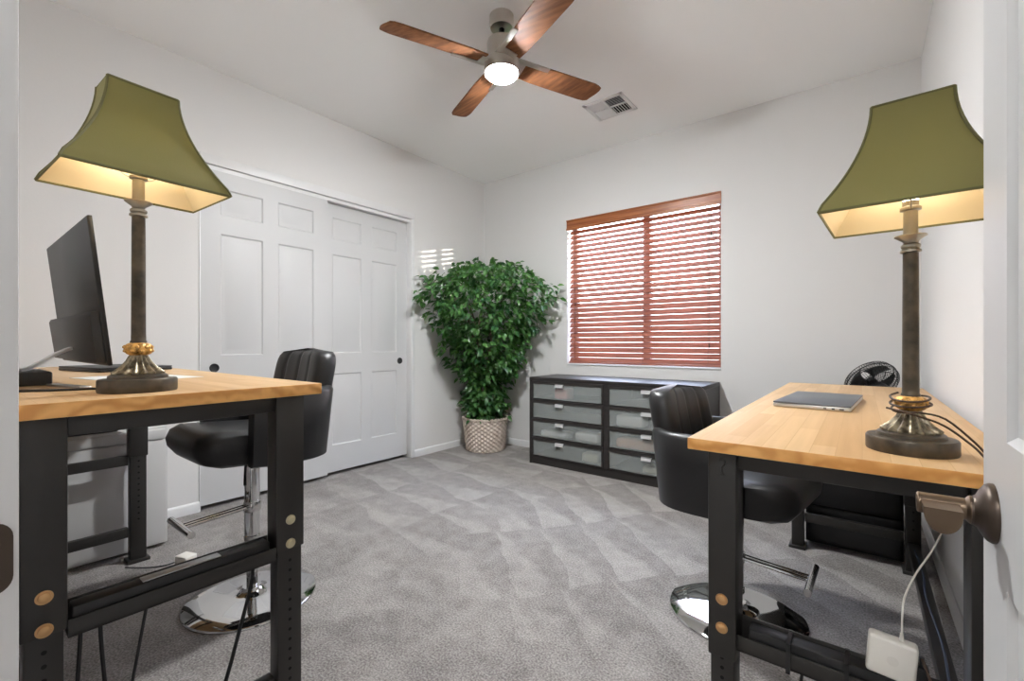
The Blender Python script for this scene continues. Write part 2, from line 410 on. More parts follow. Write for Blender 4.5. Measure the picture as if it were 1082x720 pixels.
# local X runs from hinge (y=.055) to the free edge, front face towards -X
M = Matrix(((0, 1, 0, DX1-.006+DT/2), (1, 0, 0, YD+.004), (0, 0, 1, .012), (0, 0, 0, 1)))
panel_door(entry, dw, dh, DT, cols, rows, M)
entry = struct(entry, 'door_3', DOORW)
fx = DX1-.006; ky, kz = .757, .822
h = B(); Mr = Matrix.Translation((fx, ky, kz)) @ Matrix.Rotation(-PI/2, 4, 'Y')
h.lathe([(.034, 0), (.034, .003), (.032, .007), (.026, .011), (.019, .0145), (.0165, .018), (.0165, .02)], seg=48, M=Mr)
h.build('handle_rosette', KNOBD, entry)
h = B()
h.lathe([(.0145, .014), (.016, .017), (.016, .021), (.0125, .024), (.0125, .05), (.0125, .066), (.011, .0675)], seg=32, M=Mr)
# lever arm with a D-shaped section, drooping slightly towards its tip
D = [(-.0170*math.cos(t), -.028*math.sin(t)**.8) for t in [k*PI/18 for k in range(19)]]
rows_ = []
for k in range(9):
    t = k/8; yy = ky + .012 - .052*t
    rows_.append([(fx-.047 + px, yy, kz + .0075 - .002*t + pz) for px, pz in D])
h.grid(rows_, closed_u=True)
h.bm.faces.ensure_lookup_table()
for rr in (rows_[0], rows_[-1]): h.bm.faces.new([h.bm.verts.new(p) for p in rr])
bmesh.ops.remove_doubles(h.bm, verts=h.bm.verts, dist=1e-5)
h.build('lever_handle', KNOBM, entry)
h = B(); Mo = Matrix.Translation((fx+DT, ky, kz)) @ Matrix.Rotation(PI/2, 4, 'Y')
h.lathe([(.034, 0), (.034, .003), (.032, .007), (.026, .011), (.014, .0145), (.0125, .05), (.011, .066)], seg=32, M=Mo)
h.cyl((fx+DT+.055, ky, kz), (fx+DT+.055, ky-.1, kz-.012), .011, .009)
h.build('lever_handle', KNOBM, entry)
hb = B()
for zz in (.25, 1.0, 1.8): hb.cyl((fx+.002, YD+.003, zz), (fx+.002, YD+.003, zz+.09), .0055, seg=12)
hb.build('hinge', KNOBD, entry)
# strike plate on the left jamb with its lip curling over the edge
sp = B()
poly = [(YD-.04, .772), (YD-.04, .838)] + [(YD-.014 + .014*math.sin(PI/2*k/6), .802 + .036 - .016*(1-math.cos(PI/2*k/6))) for k in range(7)] + [(YD-.014 + .014*math.cos(PI/2*k/6), .802 - .02 - .016*math.sin(PI/2*k/6)) for k in range(7)]
sp.prism(poly, 'x', DX0, DX0+.0018)
tag(sp.build('strike_plate', KNOBD), 'small dark bronze latch plate on the edge of the white door jamb', 'strike plate')

# ------------------------------------------------------------------ window
wf = B()
fy0, fy1 = YB+.115, YB+.165
fr = .045
wf.box(WX0, WX0+fr, fy0, fy1, WZ0, WZ1, .004).box(WX1-fr, WX1, fy0, fy1, WZ0, WZ1, .004).box(WX0+fr, WX1-fr, fy0, fy1, WZ0, WZ0+fr, .004).box(WX0+fr, WX1-fr, fy0, fy1, WZ1-fr, WZ1, .004)
mxw = -1.434
wf.box(mxw-.03, mxw+.03, fy0-.008, fy1, WZ0+fr, WZ1-fr, .004)
win = struct(wf, 'window_1', VINYL)
for a, c in ((WX0+fr, mxw-.03), (mxw+.03, WX1-fr)):
    B().box(a, c, fy0+.022, fy0+.026, WZ0+fr, WZ1-fr).build('pane', GLASS, win)
struct(B().box(WX0+.002, WX1-.002, YB-.008, YB+.115, WZ0, WZ0+.012, .003), 'trim_5', TRIM)
lin = B().box(WX0, WX0+.004, YB+.001, YB+.115, WZ0+.012, WZ1).box(WX1-.004, WX1, YB+.001, YB+.115, WZ0+.012, WZ1).box(WX0, WX1, YB+.001, YB+.115, WZ1-.004, WZ1)
struct(lin, 'trim_6', TRIM)
# the yard outside
struct(B().box(-40, 40, YB+.2, 60, -.25, -.15), 'ground', GROUND, angle=0)
struct(B().box(-14, 12, 7.6, 7.8, -.15, 1.7).box(-14, 12, 7.57, 7.83, 1.7, 1.78).box(5, 12, 7.6, 7.8, -.15, 2.5), 'wall_yard_and_sun_block', BLOCKW, angle=0)  # taller end section is added out of view to cut the lowest sun rays

blind = thing('window_blind', 'reddish brown wooden slat blind filling the window above the dresser', 'blind', (0, 0, 0))
bx0, bx1, by = WX0+.012, WX1-.004, YB+.045
v = B()
v.prism([(YB-.012, 2.062), (YB-.012, 2.075), (YB-.005, 2.082), (YB-.005, 2.138), (YB-.012, 2.145), (YB-.012, 2.154), (YB+.010, 2.154), (YB+.010, 2.062)], 'x', WX0+.001, WX1-.001)
v.box(bx0, bx1, YB+.02, YB+.07, 2.10, 2.15)
v.build('valance', VALANCE, blind)
sl = B(); NS = 27; z_top, z_bot = 2.045, .872
for i in range(NS):
    z = z_top + (z_bot - z_top)*i/(NS-1)
    Mx = Matrix.Translation((0, by, z)) @ Matrix.Rotation(R_(53), 4, 'X')
    sl.box(bx0, bx1, -.025, .025, -.0014, .0014, M=Mx)
sl.build('slat_panel', CHERRY, blind)
B().box(bx0, bx1, by-.024, by+.024, .840, .855, .003).build('bottom_rail', CHERRY, blind)
for cx in (WX0+.075, mxw+.0, WX1-.10):
    c = B()
    c.cyl((cx, by-.026, .855), (cx, by-.026, 2.10), .0012, seg=6).cyl((cx, by+.026, .855), (cx, by+.026, 2.10), .0012, seg=6)
    c.build('ladder_cord', CORDM, blind)
for cx, zb in ((WX1-.085, 1.02), (WX1-.07, 1.86)):
    c = B().cyl((cx, YB-.003, zb), (cx, YB-.003, 2.07), .001, seg=6).lathe([(.002, .03), (.005, .025), (.007, .004), (.004, 0)], (cx, YB-.003, zb-.03), seg=12)
    c.build('pull_cord', CORDM, blind)

# ------------------------------------------------------------------ ceiling fan
FX, FY = -1.475, 1.81
fan = thing('ceiling_fan', 'four-blade walnut ceiling fan with brushed nickel motor and lit round light', 'ceiling fan', (FX, FY, ZC))
B().lathe([(.062, 0), (.062, -.05), (.058, -.064), (.018, -.066), (.0, -.066)], seg=48).build('canopy', NICKEL, fan)
B().cyl((0, 0, -.06), (0, 0, -.13), .014).lathe([(.05, -.115), (.05, -.125), (.03, -.13)]).build('downrod', BLACKP, fan)
B().lathe([(.0, -.122), (.05, -.124), (.072, -.13), (.078, -.145), (.078, -.225), (.082, -.23), (.09, -.24), (.0925, -.288), (.0925, -.298), (.090, -.300), (.083, -.299), (.083, -.285), (.0, -.285)], seg=56).build('motor_housing', NICKEL, fan)
B().lathe([(.081, -.285), (.081, -.296), (.074, -.311), (.055, -.322), (.028, -.328), (.0, -.33)], seg=48).build('light_diffuser', FANLIGHT, fan)
for k in range(4):
    a = R_(66 + 90*k)
    Mb = Matrix.Rotation(a, 4, 'Z') @ Matrix.Translation((0, 0, -.245)) @ Matrix.Rotation(R_(-13), 4, 'X')
    bl = B()
    L0, L1, W = .10, .612, .066
    outl = [(L0, -W*.80), (L0+.10, -W*.92), (L1-.05, -W), (L1-.02, -W*.93)] + [(L1 - .012*(1-math.cos(t)) + .006*math.sin(t*1), W*(-.8 + 1.6*i/8)) for i, t in enumerate([PI*q/8 for q in range(9)])] + [(L1-.045, W*.97), (L1-.08, W), (L0+.10, W*.92), (L0, W*.80)]
    bl.prism(outl, 'z', -.004, .004, M=Mb, bev=.0015)
    blade = bl.build('blade', WALNUT, fan)
    br = B()
    br.box(.06, .255, -.069, -.042, -.0105, -.0045, .001, M=Mb).box(.055, .12, -.042, .030, -.0105, -.0045, .001, M=Mb)
    br.build('blade_bracket', NICKEL, fan)

# ------------------------------------------------------------------ ceiling register
vx0, vx1, vy0, vy1 = -1.575, -1.275, 2.84, 3.115
vent = thing('air_vent', 'square white four-way air register in the ceiling beside the fan', 'air vent', ((vx0+vx1)/2, (vy0+vy1)/2, ZC))
hx, hy = (vx1-vx0)/2, (vy1-vy0)/2
vf = B()
vf.box(-hx, hx, -hy, -hy+.028, -.008, 0, .002).box(-hx, hx, hy-.028, hy, -.008, 0, .002).box(-hx, -hx+.028, -hy, hy, -.008, 0, .002).box(hx-.028, hx, -hy, hy, -.008, 0, .002)
vf.box(-.006, .006, -hy+.028, hy-.028, -.008, 0).box(-hx+.028, hx-.028, -.006, .006, -.008, 0)
vf.build('vent_frame', TRIM, vent)
B().box(-hx+.02, hx-.02, -hy+.02, hy-.02, -.0012, -.0004).build('duct_opening', HOLE, vent)
lv = B(); q = 6
for qx in (-1, 1):
    for qy in (-1, 1):
        x0, x1 = sorted((qx*.006, qx*(hx-.028))); y0, y1 = sorted((qy*.006, qy*(hy-.028)))
        for i in range(q):
            if qx*qy > 0:
                xc = x0 + (i+.5)*(x1-x0)/q; Mx = Matrix.Translation((xc, 0, -.005)) @ Matrix.Rotation(R_(38*qx), 4, 'Y')
                lv.box(-.0085, .0085, y0, y1, -.0006, .0006, M=Mx)
            else:
                yc = y0 + (i+.5)*(y1-y0)/q; Mx = Matrix.Translation((0, yc, -.005)) @ Matrix.Rotation(R_(-38*qy), 4, 'X')
                lv.box(x0, x1, -.0085, .0085, -.0006, .0006, M=Mx)
lv.build('louver_panel', TRIM, vent)

# ------------------------------------------------------------------ desks
def punched_post(b, x0, x1, y0, y1, z0, z1, bev=.003): b.box(x0, x1, y0, y1, z0, z1, bev)
def bolt(b, p, axis, r=.0095):
    Mx = Matrix.Translation(p) @ (Matrix.Rotation(PI/2, 4, 'Y') if axis == 'x' else Matrix.Rotation(PI/2, 4, 'X'))
    b.lathe([(r*1.35, 0), (r*1.35, .0012), (r, .0014), (r*.95, .004), (r*.6, .006), (0, .0064)], seg=20, M=Mx)
def hook_hole(b, M):
    b.tube([(-.004, 0, .016), (.0, 0, .021), (.007, 0, .018), (.007, 0, .008), (.001, 0, .002), (.0, 0, -.008), (.004, 0, -.016), (-.004, 0, -.018)], .0022, seg=6, mi=0, M=M)

# left desk: long axis along X, its short end faces the doorway
LT = .911; LX1, LX0, LY0, LY1 = -1.172, -2.97, .078, .655; LTH = .029
ldesk = thing('workbench_desk', 'tall butcher-block desk on black steel legs beside the closet doors', 'desk', ((LX0+LX1)/2, (LY0+LY1)/2, 0))
ox, oy = (LX0+LX1)/2, (LY0+LY1)/2
def loc(x, y): return x-ox, y-oy
t = B(); t.box(LX0-ox, LX1-ox, LY0-oy, LY1-oy, LT-LTH, LT, .002)
t.bm.faces.ensure_lookup_table()
for f in t.bm.faces:
    if abs(f.normal.z) < .5: f.material_index = 1
t.build('desktop', [BLOCK_X, ENDG], ldesk, angle=30)
def leg_holes(b, face, pos, cross, z0, z1, n, r=.0042):
    for i in range(n):
        z = z0 + (z1-z0)*i/(n-1)
        if face == 'x': b.cyl((pos, cross, z), (pos+.0006, cross, z), r, seg=12, mi=1)
        else: b.cyl((cross, pos-.0006, z), (cross, pos, z), r, seg=12, mi=1)
def desk_leg_x(name_parent, xf, y0, y1, depth, ztop, zsplit, bolts, holes, bm_=BRASSB, bl_='yellow zinc bolt head'):
    """leg whose bolted face looks along +X at x=xf"""
    b = B()
    b.box(xf-depth-ox, xf-ox, y0-oy, y1-oy, zsplit, ztop, .004)
    b.box(xf-depth+.006-ox, xf-.004-ox, y0+.005-oy, y1-.005-oy, .012, zsplit+.1, .003)
    b.box(xf-depth-.01-ox, xf+.012-ox, y0-.006-oy, y1+.006-oy, 0, .014, .003)
    yc = (y0+y1)/2
    leg_holes(b, 'x', xf-.004-ox, yc-oy, holes[0], holes[1], holes[2])
    o = b.build('leg', [STEEL, HOLE], name_parent)
    for z in bolts:
        c = B(); bolt(c, (xf-ox, yc-oy, z), 'x'); c.build('bolt', bm_, o, label=bl_)
    return o
zt = LT-LTH
desk_leg_x(ldesk, -1.205, .548, .622, .055, zt, .47, (.549, .486), (.44, .07, 15), PALEB, 'pale brass bolt head')
desk_leg_x(ldesk, -1.205, .094, .158, .055, zt, .47, (.545, .483), (.44, .07, 15))
desk_leg_x(ldesk, -2.665, .552, .622, .055, zt, .492, (.79, .70), (.66, .2, 18))
desk_leg_x(ldesk, -2.665, .094, .158, .055, zt, .492, (.79, .70), (.66, .2, 18))
ap = B()
ap.box(-1.25-ox, -1.215-ox, .158-oy, .552-oy, zt-.042, zt-.001, .002).box(-2.70-ox, -2.675-ox, .158-oy, .552-oy, zt-.042, zt-.001, .002)
ap.box(-2.67-ox, -1.26-ox, .110-oy, .140-oy, zt-.042, zt-.001, .002)
ap.build('apron', STEEL, ldesk)
def channel_y(b, xc, y0, y1, z0, z1, w_=.055):
    b.box(xc-w_/2-ox, xc+w_/2-ox, y0-oy, y1-oy, z0, z0+.004)
    b.box(xc-w_/2-ox, xc-w_/2+.004-ox, y0-oy, y1-oy, z0, z1, .0015); b.box(xc+w_/2-.004-ox, xc+w_/2-ox, y0-oy, y1-oy, z0, z1-.02, .0015)
c = B(); channel_y(c, -1.232, .158, .548, .452, .507); c.build('crossbar', STEEL, ldesk)
B().box(-1.245-ox, -1.215-ox, .158-oy, .548-oy, .10, .145, .002).build('crossbar', STEEL, ldesk)
B().box(-2.705-ox, -2.68-ox, .158-oy, .552-oy, .455, .50, .002).build('crossbar', STEEL, ldesk)
B().box(-2.705-ox, -2.68-ox, .158-oy, .552-oy, .12, .165, .002).build('crossbar', STEEL, ldesk)
B().box(-2.66-ox, -1.26-ox, .112-oy, .138-oy, .15, .19, .002).build('stretcher', STEEL, ldesk)

# right desk: long axis along Y
RT = .803; RX0, RX1, RY0, RY1 = -.317, .236, 1.067, 2.93; RTH = .026
rdesk = thing('workbench_desk', 'low butcher-block desk along the right wall holding a closed laptop', 'desk', ((RX0+RX1)/2, (RY0+RY1)/2, 0))
ox2, oy2 = (RX0+RX1)/2, (RY0+RY1)/2
t = B(); t.box(RX0-ox2, RX1-ox2, RY0-oy2, RY1-oy2, RT-RTH, RT, .002)
for f in t.bm.faces:
    if abs(f.normal.z) < .5: f.material_index = 1
t.build('desktop', [BLOCK_Y, ENDG], rdesk, angle=30)
zt2 = RT-RTH
def desk_leg_y(yf, x0, x1, depth, bolts, hook, holes=(.30, .07, 11)):
    """leg whose bolted face looks along -Y at y=yf"""
    b = B()
    b.box(x0-ox2, x1-ox2, yf-oy2, yf+depth-oy2, .30, zt2, .004)
    b.box(x0+.005-ox2, x1-.005-ox2, yf+.004-oy2, yf+depth-.006-oy2, .012, .40, .003)
    b.box(x0-.006-ox2, x1+.006-ox2, yf-.012-oy2, yf+depth+.01-oy2, 0, .014, .003)
    xc = (x0+x1)/2
    leg_holes(b, 'y', yf+.004-oy2, xc-ox2, holes[0], holes[1], holes[2])
    if hook: hook_hole(b, Matrix.Translation((xc-ox2, yf-.0005-oy2, zt2-.04)))
    o = b.build('leg', [STEEL, HOLE], rdesk)
    for z in bolts:
        c = B(); bolt(c, (xc-ox2, yf-oy2, z), 'y'); c.build('bolt', BRASSB, o, label='yellow zinc bolt head')
desk_leg_y(1.105, -.282, -.222, .075, (.435, .37), True)
desk_leg_y(1.105, .150, .212, .075, (.435, .37), False)
desk_leg_y(2.64, -.282, -.222, .075, (), False, (.70, .2, 14))
desk_leg_y(2.64, .150, .212, .075, (), False, (.70, .2, 14))
ap = B()
ap.box(-.222-ox2, .150-ox2, 1.115-oy2, 1.15-oy2, zt2-.042, zt2-.001, .002).box(-.222-ox2, .150-ox2, 2.66-oy2, 2.69-oy2, zt2-.042, zt2-.001, .002)
ap.box(.168-ox2, .196-ox2, 1.18-oy2, 2.64-oy2, zt2-.042, zt2-.001, .002)
ap.build('apron', STEEL, rdesk)
c = B()
c.box(-.222-ox2, .150-ox2, 1.115-oy2, 1.165-oy2, .325, .329).box(-.222-ox2, .150-ox2, 1.115-oy2, 1.119-oy2, .325, .36, .0015).box(-.222-ox2, .150-ox2, 1.161-oy2, 1.165-oy2, .325, .385, .0015)
c.build('crossbar', STEEL, rdesk)
B().box(-.222-ox2, .150-ox2, 1.12-oy2, 1.15-oy2, .05, .09, .002).build('crossbar', STEEL, rdesk)
B().box(-.222-ox2, .150-ox2, 2.655-oy2, 2.685-oy2, .34, .385, .002).build('crossbar', STEEL, rdesk)
B().box(-.222-ox2, .150-ox2, 2.655-oy2, 2.685-oy2, .135, .175, .002).build('crossbar', STEEL, rdesk)
B().box(.162-ox2, .20-ox2, 1.18-oy2, 2.64-oy2, .10, .14, .002).build('stretcher', STEEL, rdesk)

# ------------------------------------------------------------------ table lamps
def rect_ring(hx_, hy_, z, n=6):
    pts = []
    for k in range(4):
        c0 = [(-hx_, -hy_), (hx_, -hy_), (hx_, hy_), (-hx_, hy_)][k]; c1 = [(hx_, -hy_), (hx_, hy_), (-hx_, hy_), (-hx_, -hy_)][k]
        for i in range(n): pts.append(Vector((c0[0] + (c1[0]-c0[0])*i/n, c0[1] + (c1[1]-c0[1])*i/n, z)))
    return pts
def table_lamp(label, x, y, z, bhx, bhy, thx, thy, zb, ztp, rz=0):
    L = thing('table_lamp', label, 'lamp', (x, y, z), rz, 'bronze column lamps')
    B().lathe([(.0715, 0), (.0725, .003), (.0725, .026), (.0705, .029), (.055, .030), (.054, .036), (.050, .039), (.043, .040)], seg=56).build('base', BRONZE, L)
    B().lathe([(.043, .040), (.0435, .044), (.040, .047), (.033, .053), (.0265, .061), (.0205, .070), (.0165, .080), (.015, .084)], seg=160, flute=(16, .13, 0, 6)).build('fluted_foot', BRONZE_L, L)
    g = B().lathe([(.016, .082), (.0205, .085), (.0245, .090), (.0255, .096), (.0245, .103), (.0205, .108), (.015, .111)], seg=96, flute=(9, .07, 1, 5))
    for i in range(18):
        a = i*2*PI/18; zz = .092 + (i % 2)*.009
        g.lathe([(0, -.004), (.004, -.002), (.0045, .001), (.002, .004), (0, .005)], (.0245*math.cos(a), .0245*math.sin(a), zz), seg=8)
    g.build('gilded_collar', GOLD, L)
    B().lathe([(.0155, .110), (.0155, .114), (.0138, .117), (.0138, .125), (.0135, .13), (.0128, .36), (.0125, .400)], seg=32).build('column', BRONZE, L)
    c = B().lathe([(.0125, .400), (.017, .402), (.017, .406), (.013, .409), (.016, .412), (.016, .416), (.0115, .420), (.013, .424), (.026, .434), (.0255, .436), (.012, .434), (.0115, .46), (.0115, .485), (.017, .487), (.017, .492), (.013, .495), (.013, .505), (0, .506)], seg=32)
    c.build('socket_cup', PEWTER, L)
    ztop_in = ztp - .012
    hp = B()
    for s in (-1, 1): hp.tube([(0, s*.016, .488), (0, s*.034, .50), (0, s*.05, .55), (0, s*.048, .61), (0, s*.02, ztop_in), (0, 0, ztop_in+.002)], .0016, seg=6)
    for a in range(4): hp.tube([(0, 0, ztop_in+.002), ((thx-.003)*(1, -1, 0, 0)[a], (thy-.003)*(0, 0, 1, -1)[a], ztop_in+.006)], .0016, seg=6, smooth=False)
    hp.lathe([(.006, 0), (.006, .006), (.003, .01), (.006, .016), (.004, .023), (0, .026)], (0, 0, ztop_in), seg=16)
    hp.build('harp', PEWTER, L)
    B().lathe([(0, .505), (.012, .507), (.014, .52), (.024, .545), (.028, .56), (.024, .578), (.012, .586), (0, .588)], seg=24).build('bulb', BULB, L)
    n = 14
    def ring(k, off):
        t_ = k/n
        f = 1.0 if t_ < .03 else (1-(t_-.03)/.97)**1.8
        return rect_ring(thx + (bhx-thx)*f - off, thy + (bhy-thy)*f - off, zb + (ztp-zb)*t_)
    s = B().grid([ring(k, 0) for k in range(n+1)], closed_u=True); sh = s.build('shade', SHADE, L, angle=50)
    s = B().grid([ring(k, .0025) for k in range(n+1)], closed_u=True); s.build('shade_lining', LINING, sh, angle=50)
    tr = B()
    for cidx in range(4):
        tr.tube([ring(k, -.0003)[cidx*6] for k in range(n+1)], .0026, seg=6, smooth=False)
    for k in (0, n):
        rr = ring(k, .001); tr.tube([rr[i] for i in (0, 6, 12, 18)], .0032, seg=6, smooth=False, closed=True)
    tr.build('shade_trim', SHADET, sh)
    return L
lampL = table_lamp('bronze table lamp with olive shade on the tall desk in front of the monitor', -1.315, .289, LT, .113, .149, .042, .064, .466, .684, R_(2.5))
lampR = table_lamp('bronze table lamp with olive shade, its cord coiled round the column, near the laptop', .079, 1.215, RT, .140, .140, .060, .060, .478, .692, R_(-3))
cd = B()
cx, cy = .079, 1.215
wrap = []
for k in range(26):
    a = k*.62 + 2.2; rr = .031 + .002*math.sin(k*1.7); wrap.append((cx + rr*math.cos(a), cy + rr*math.sin(a), RT + .112 - .0011*k + .007*math.sin(a+.6)))
wrap += [(cx+.05, cy-.01, RT+.07), (cx+.09, cy-.015, RT+.03), (cx+.11, cy-.02, RT+.004), (cx+.13, cy+.0, RT+.003), (cx+.15, cy+.06, RT+.003)]
cd.tube(wrap, .0021, seg=6, sub=4)
cd.tube([(cx-.038, cy-.012, RT+.085), (cx+.0, cy-.042, RT+.078), (cx+.045, cy-.03, RT+.06), (cx+.085, cy-.03, RT+.026), (cx+.105, cy-.04, RT+.003), (cx+.13, cy-.06, RT+.003), (cx+.15, cy-.03, RT+.003)], .0021, seg=6)
child_of(cd.build('lamp_cord', BROWNC, label='dark brown cord wound round the lamp column'), lampR)

# ------------------------------------------------------------------ monitor and desk things
mon = thing('monitor', 'black flat monitor seen from behind on the tall desk', 'monitor', (-1.78, .266, LT))
tilt = Matrix.Translation((0, 0, .055)) @ Matrix.Rotation(R_(6), 4, 'X')     # top leans towards -Y
Wd, Hd = .625, .365
B().box(-Wd/2, Wd/2, -.004, .006, 0, Hd, .002, M=tilt).build('panel', DARKP, mon)
B().box(-Wd/2+.006, Wd/2-.006, .0061, .0066, .012, Hd-.006, M=tilt).build('screen', BLACKP, mon)
B().prism([(-.004, .004), (-.022, .010), (-.024, .125), (-.019, .134), (-.004, .136)], 'x', -Wd/2+.004, Wd/2-.004, M=tilt, bev=.002).build('rear_housing', DARKP, mon)
B().box(-Wd/2-.0006, Wd/2+.0006, -.002, .0062, -.0012, Hd+.0006, .001, M=tilt).build('bezel', BLACKP, mon)
st = B()
path = [(.0, -.020, .098), (0, -.035, .092), (0, -.06, .078), (0, -.085, .058), (0, -.11, .042), (0, -.125, .038)]
rows_ = []
for p in path: rows_.append([(-.028, p[1], p[2]+.004), (.028, p[1], p[2]+.004), (.028, p[1], p[2]-.004), (-.028, p[1], p[2]-.004)])
st.grid(rows_, closed_u=True); st.build('stand_arm', SILVER, mon)
B().box(-.11, .105, -.155, -.075, 0, .036, .006).build('stand_base', DARKP, mon)
# laptops, paper, pen
lap = thing('laptop', 'closed space-grey laptop near the lamp on the low desk', 'laptop', (-.122, 2.0, RT), R_(-4))
lap.location = (-.118, 1.985, RT)
lw, ld = .108, .215
lb = B(); lb.box(-lw, lw, -ld, ld, .0015, .0135, .003)
for i, yy in enumerate((-.10, .02, .10)): pass
lb.build('base', SILVER, lap)
B().box(-lw, lw, -ld, ld, .0140, .0195, .0022).build('lid', LAPT, lap)
po = B()
for xx, wd in ((.04, .008), (.062, .008), (.084, .012)): po.box(xx-wd/2, xx+wd/2, -ld-.0003, -ld+.002, .005, .009)
po.build('port', BLACKP, lap)
for sx in (-1, 1):
    for sy in (-1, 1): B().cyl((sx*.09, sy*.19, 0), (sx*.09, sy*.19, .002), .008, seg=12).build('rubber_foot', BLACKP, lap)
lap2 = thing('laptop', 'closed black laptop lying behind the lamp on the tall desk', 'laptop', (-2.42, .46, LT), R_(12))
B().box(-.17, .17, -.12, .12, .001, .011, .003).build('base', BLACKP, lap2)
B().box(-.17, .17, -.12, .12, .0115, .018, .003).build('lid', DARKP, lap2)
pp = B().box(-.16, .16, -.11, .11, 0, .0012)
o = tag(pp.build('paper_sheet', PAPER), 'white paper sheet on the tall desk behind the lamp base', 'paper'); o.location = (-1.83, .40, LT); o.rotation_euler = (0, 0, .2)
kb = B().box(-.055, .055, -.012, .012, 0, .006, .002)
o = tag(kb.build('ruler', SILVER), 'slim grey ruler lying by the monitor stand', 'ruler'); o.location = (-1.56, .205, LT); o.rotation_euler = (0, 0, .22); o.scale = (1.6, 1, 1)
cord = B().tube([(-1.385, .265, LT+.003), (-1.42, .235, LT+.003), (-1.44, .18, LT+.003), (-1.47, .13, LT+.003), (-1.50, .09, LT+.003)], .0028, seg=6)
child_of(cord.build('lamp_cord', BLACKP), lampL)

# ------------------------------------------------------------------ power strips, chargers, cables
ps = thing('power_strip', 'long black power strip lying in the crossbar of the tall desk', 'power strip', (-1.232, .35, .456))
B().box(-.02, .02, -.185, .185, 0, .05, .004).build('body', BLACKP, ps)
B().box(-.012, .014, -.075, .075, .0501, .053, .001).build('metal_face', SILVER, ps)
ps2 = thing('power_strip', 'black power strip strapped to the crossbar of the low desk', 'power strip', (-.035, 1.14, .329))
B().box(-.165, .165, -.018, .018, 0, .05, .004).build('body', BLACKP, ps2)
for xx in (-.088, .012):
    B().box(xx-.004, xx+.004, -.030, .030, .0505, .054).box(xx-.004, xx+.004, -.030, -.0262, -.010, .0505).box(xx-.004, xx+.004, .0262, .030, -.010, .0505).box(xx-.004, xx+.004, -.030, .030, -.010, -.0062).build('strap', BLACKP, ps2)
B().box(.115, .135, -.012, .012, .05, .085, .003).cyl((.125, 0, .085), (.125, 0, .10), .004, seg=10).build('plug', BLACKP, ps2)
ch = thing('charger', 'chunky white laptop charger plugged into the strip on the low desk crossbar', 'charger', (.043, 1.132, .3796))
B().box(-.037, .037, -.0145, .0145, 0, .074, .006, 3, M=Matrix.Rotation(R_(4), 4, 'Y')).build('body', WHITEP, ch)
B().cyl((.018, 0, .072), (.018, 0, .088), .004, .0025, seg=12).build('cable_strain', WHITEP, ch)
lg = B().lathe([(.009, 0), (.009, .0003), (0, .0003)], seg=24, M=Matrix.Translation((0.004, -.0146, .036)) @ Matrix.Rotation(PI/2, 4, 'X')); lg.build('emblem', mat('pale_grey_emblem', (.74, .71, .65), .4), ch)
child_of(B().tube([(.0612, 1.132, .4667), (.062, 1.135, .50), (.066, 1.15, .53), (.085, 1.19, .565), (.115, 1.25, .60), (.14, 1.30, .65), (.15, 1.34, .72), (.15, 1.36, .775)], .0017, seg=8).build('charger_cable', WHITEP), ch)
coil = []
for k in range(22):
    a = k*.6; coil.append((.135 + .026*math.cos(a), 1.10 + .008*math.sin(a) - .0006*k, .345 + .026*math.sin(a)))
child_of(B().tube([(.09, 1.138, .428), (.10, 1.125, .40), (.115, 1.11, .37)] + coil, .0028, seg=6, sub=4).build('coiled_cord', BROWNC, label='brown coiled cord'), ps2)
wc = thing('charger', 'small white plug-in charger on the carpet behind the tall desk crossbar', 'charger', (-2.45, .71, 0))
B().box(-.035, .035, -.028, .028, 0, .05, .006, 3, M=Matrix.Rotation(R_(20), 4, 'Z')).build('body', WHITEP, wc)
B().tube([(-.03, -.02, .02), (-.06, -.06, .006), (-.10, -.12, .006), (-.18, -.18, .006)], .003, seg=6).build('cable', BLACKP, wc)
cords = [
 ('black cord draped from the crossbar down past the right leg of the tall desk', [(-1.252, .515, .50), (-1.275, .52, .46), (-1.277, .515, .38), (-1.28, .485, .26), (-1.283, .455, .15), (-1.30, .42, .03), (-1.36, .36, .006)], .005),
 ('black cord hanging nearest the bolted left leg of the tall desk', [(-1.262, .185, .49), (-1.275, .185, .40), (-1.275, .175, .2), (-1.29, .17, .006), (-1.35, .18, .006)], .004),
 ('black cord hanging second from the bolted left leg of the tall desk', [(-1.262, .215, .49), (-1.275, .217, .40), (-1.275, .23, .2), (-1.29, .24, .006), (-1.34, .26, .006)], .004),
 ('black cord slanting to the floor under the middle of the crossbar', [(-1.262, .30, .49), (-1.275, .295, .43), (-1.28, .26, .2), (-1.30, .245, .05), (-1.38, .26, .006)], .0035),
]
for lab, pts, r in cords: child_of(B().tube(pts, r, seg=6).build('cord', BLACKP, label=lab), ps)
child_of(B().tube([(-.10, 1.172, .34), (-.105, 1.18, .28), (-.13, 1.18, .10), (-.16, 1.19, .006), (-.22, 1.25, .006), (-.30, 1.32, .006)], .0035, seg=6).build('cord', BLACKP), ps2)
tag(B().tube([(.178, 2.55, .1445), (.185, 2.3, .1445), (.176, 2.1, .1445), (.186, 1.8, .1445), (.178, 1.55, .1445), (.184, 1.3, .1445)], .0035, seg=6).build('network_cable', BLUEC), 'dark blue cable lying along the low rail by the right wall', 'cable')

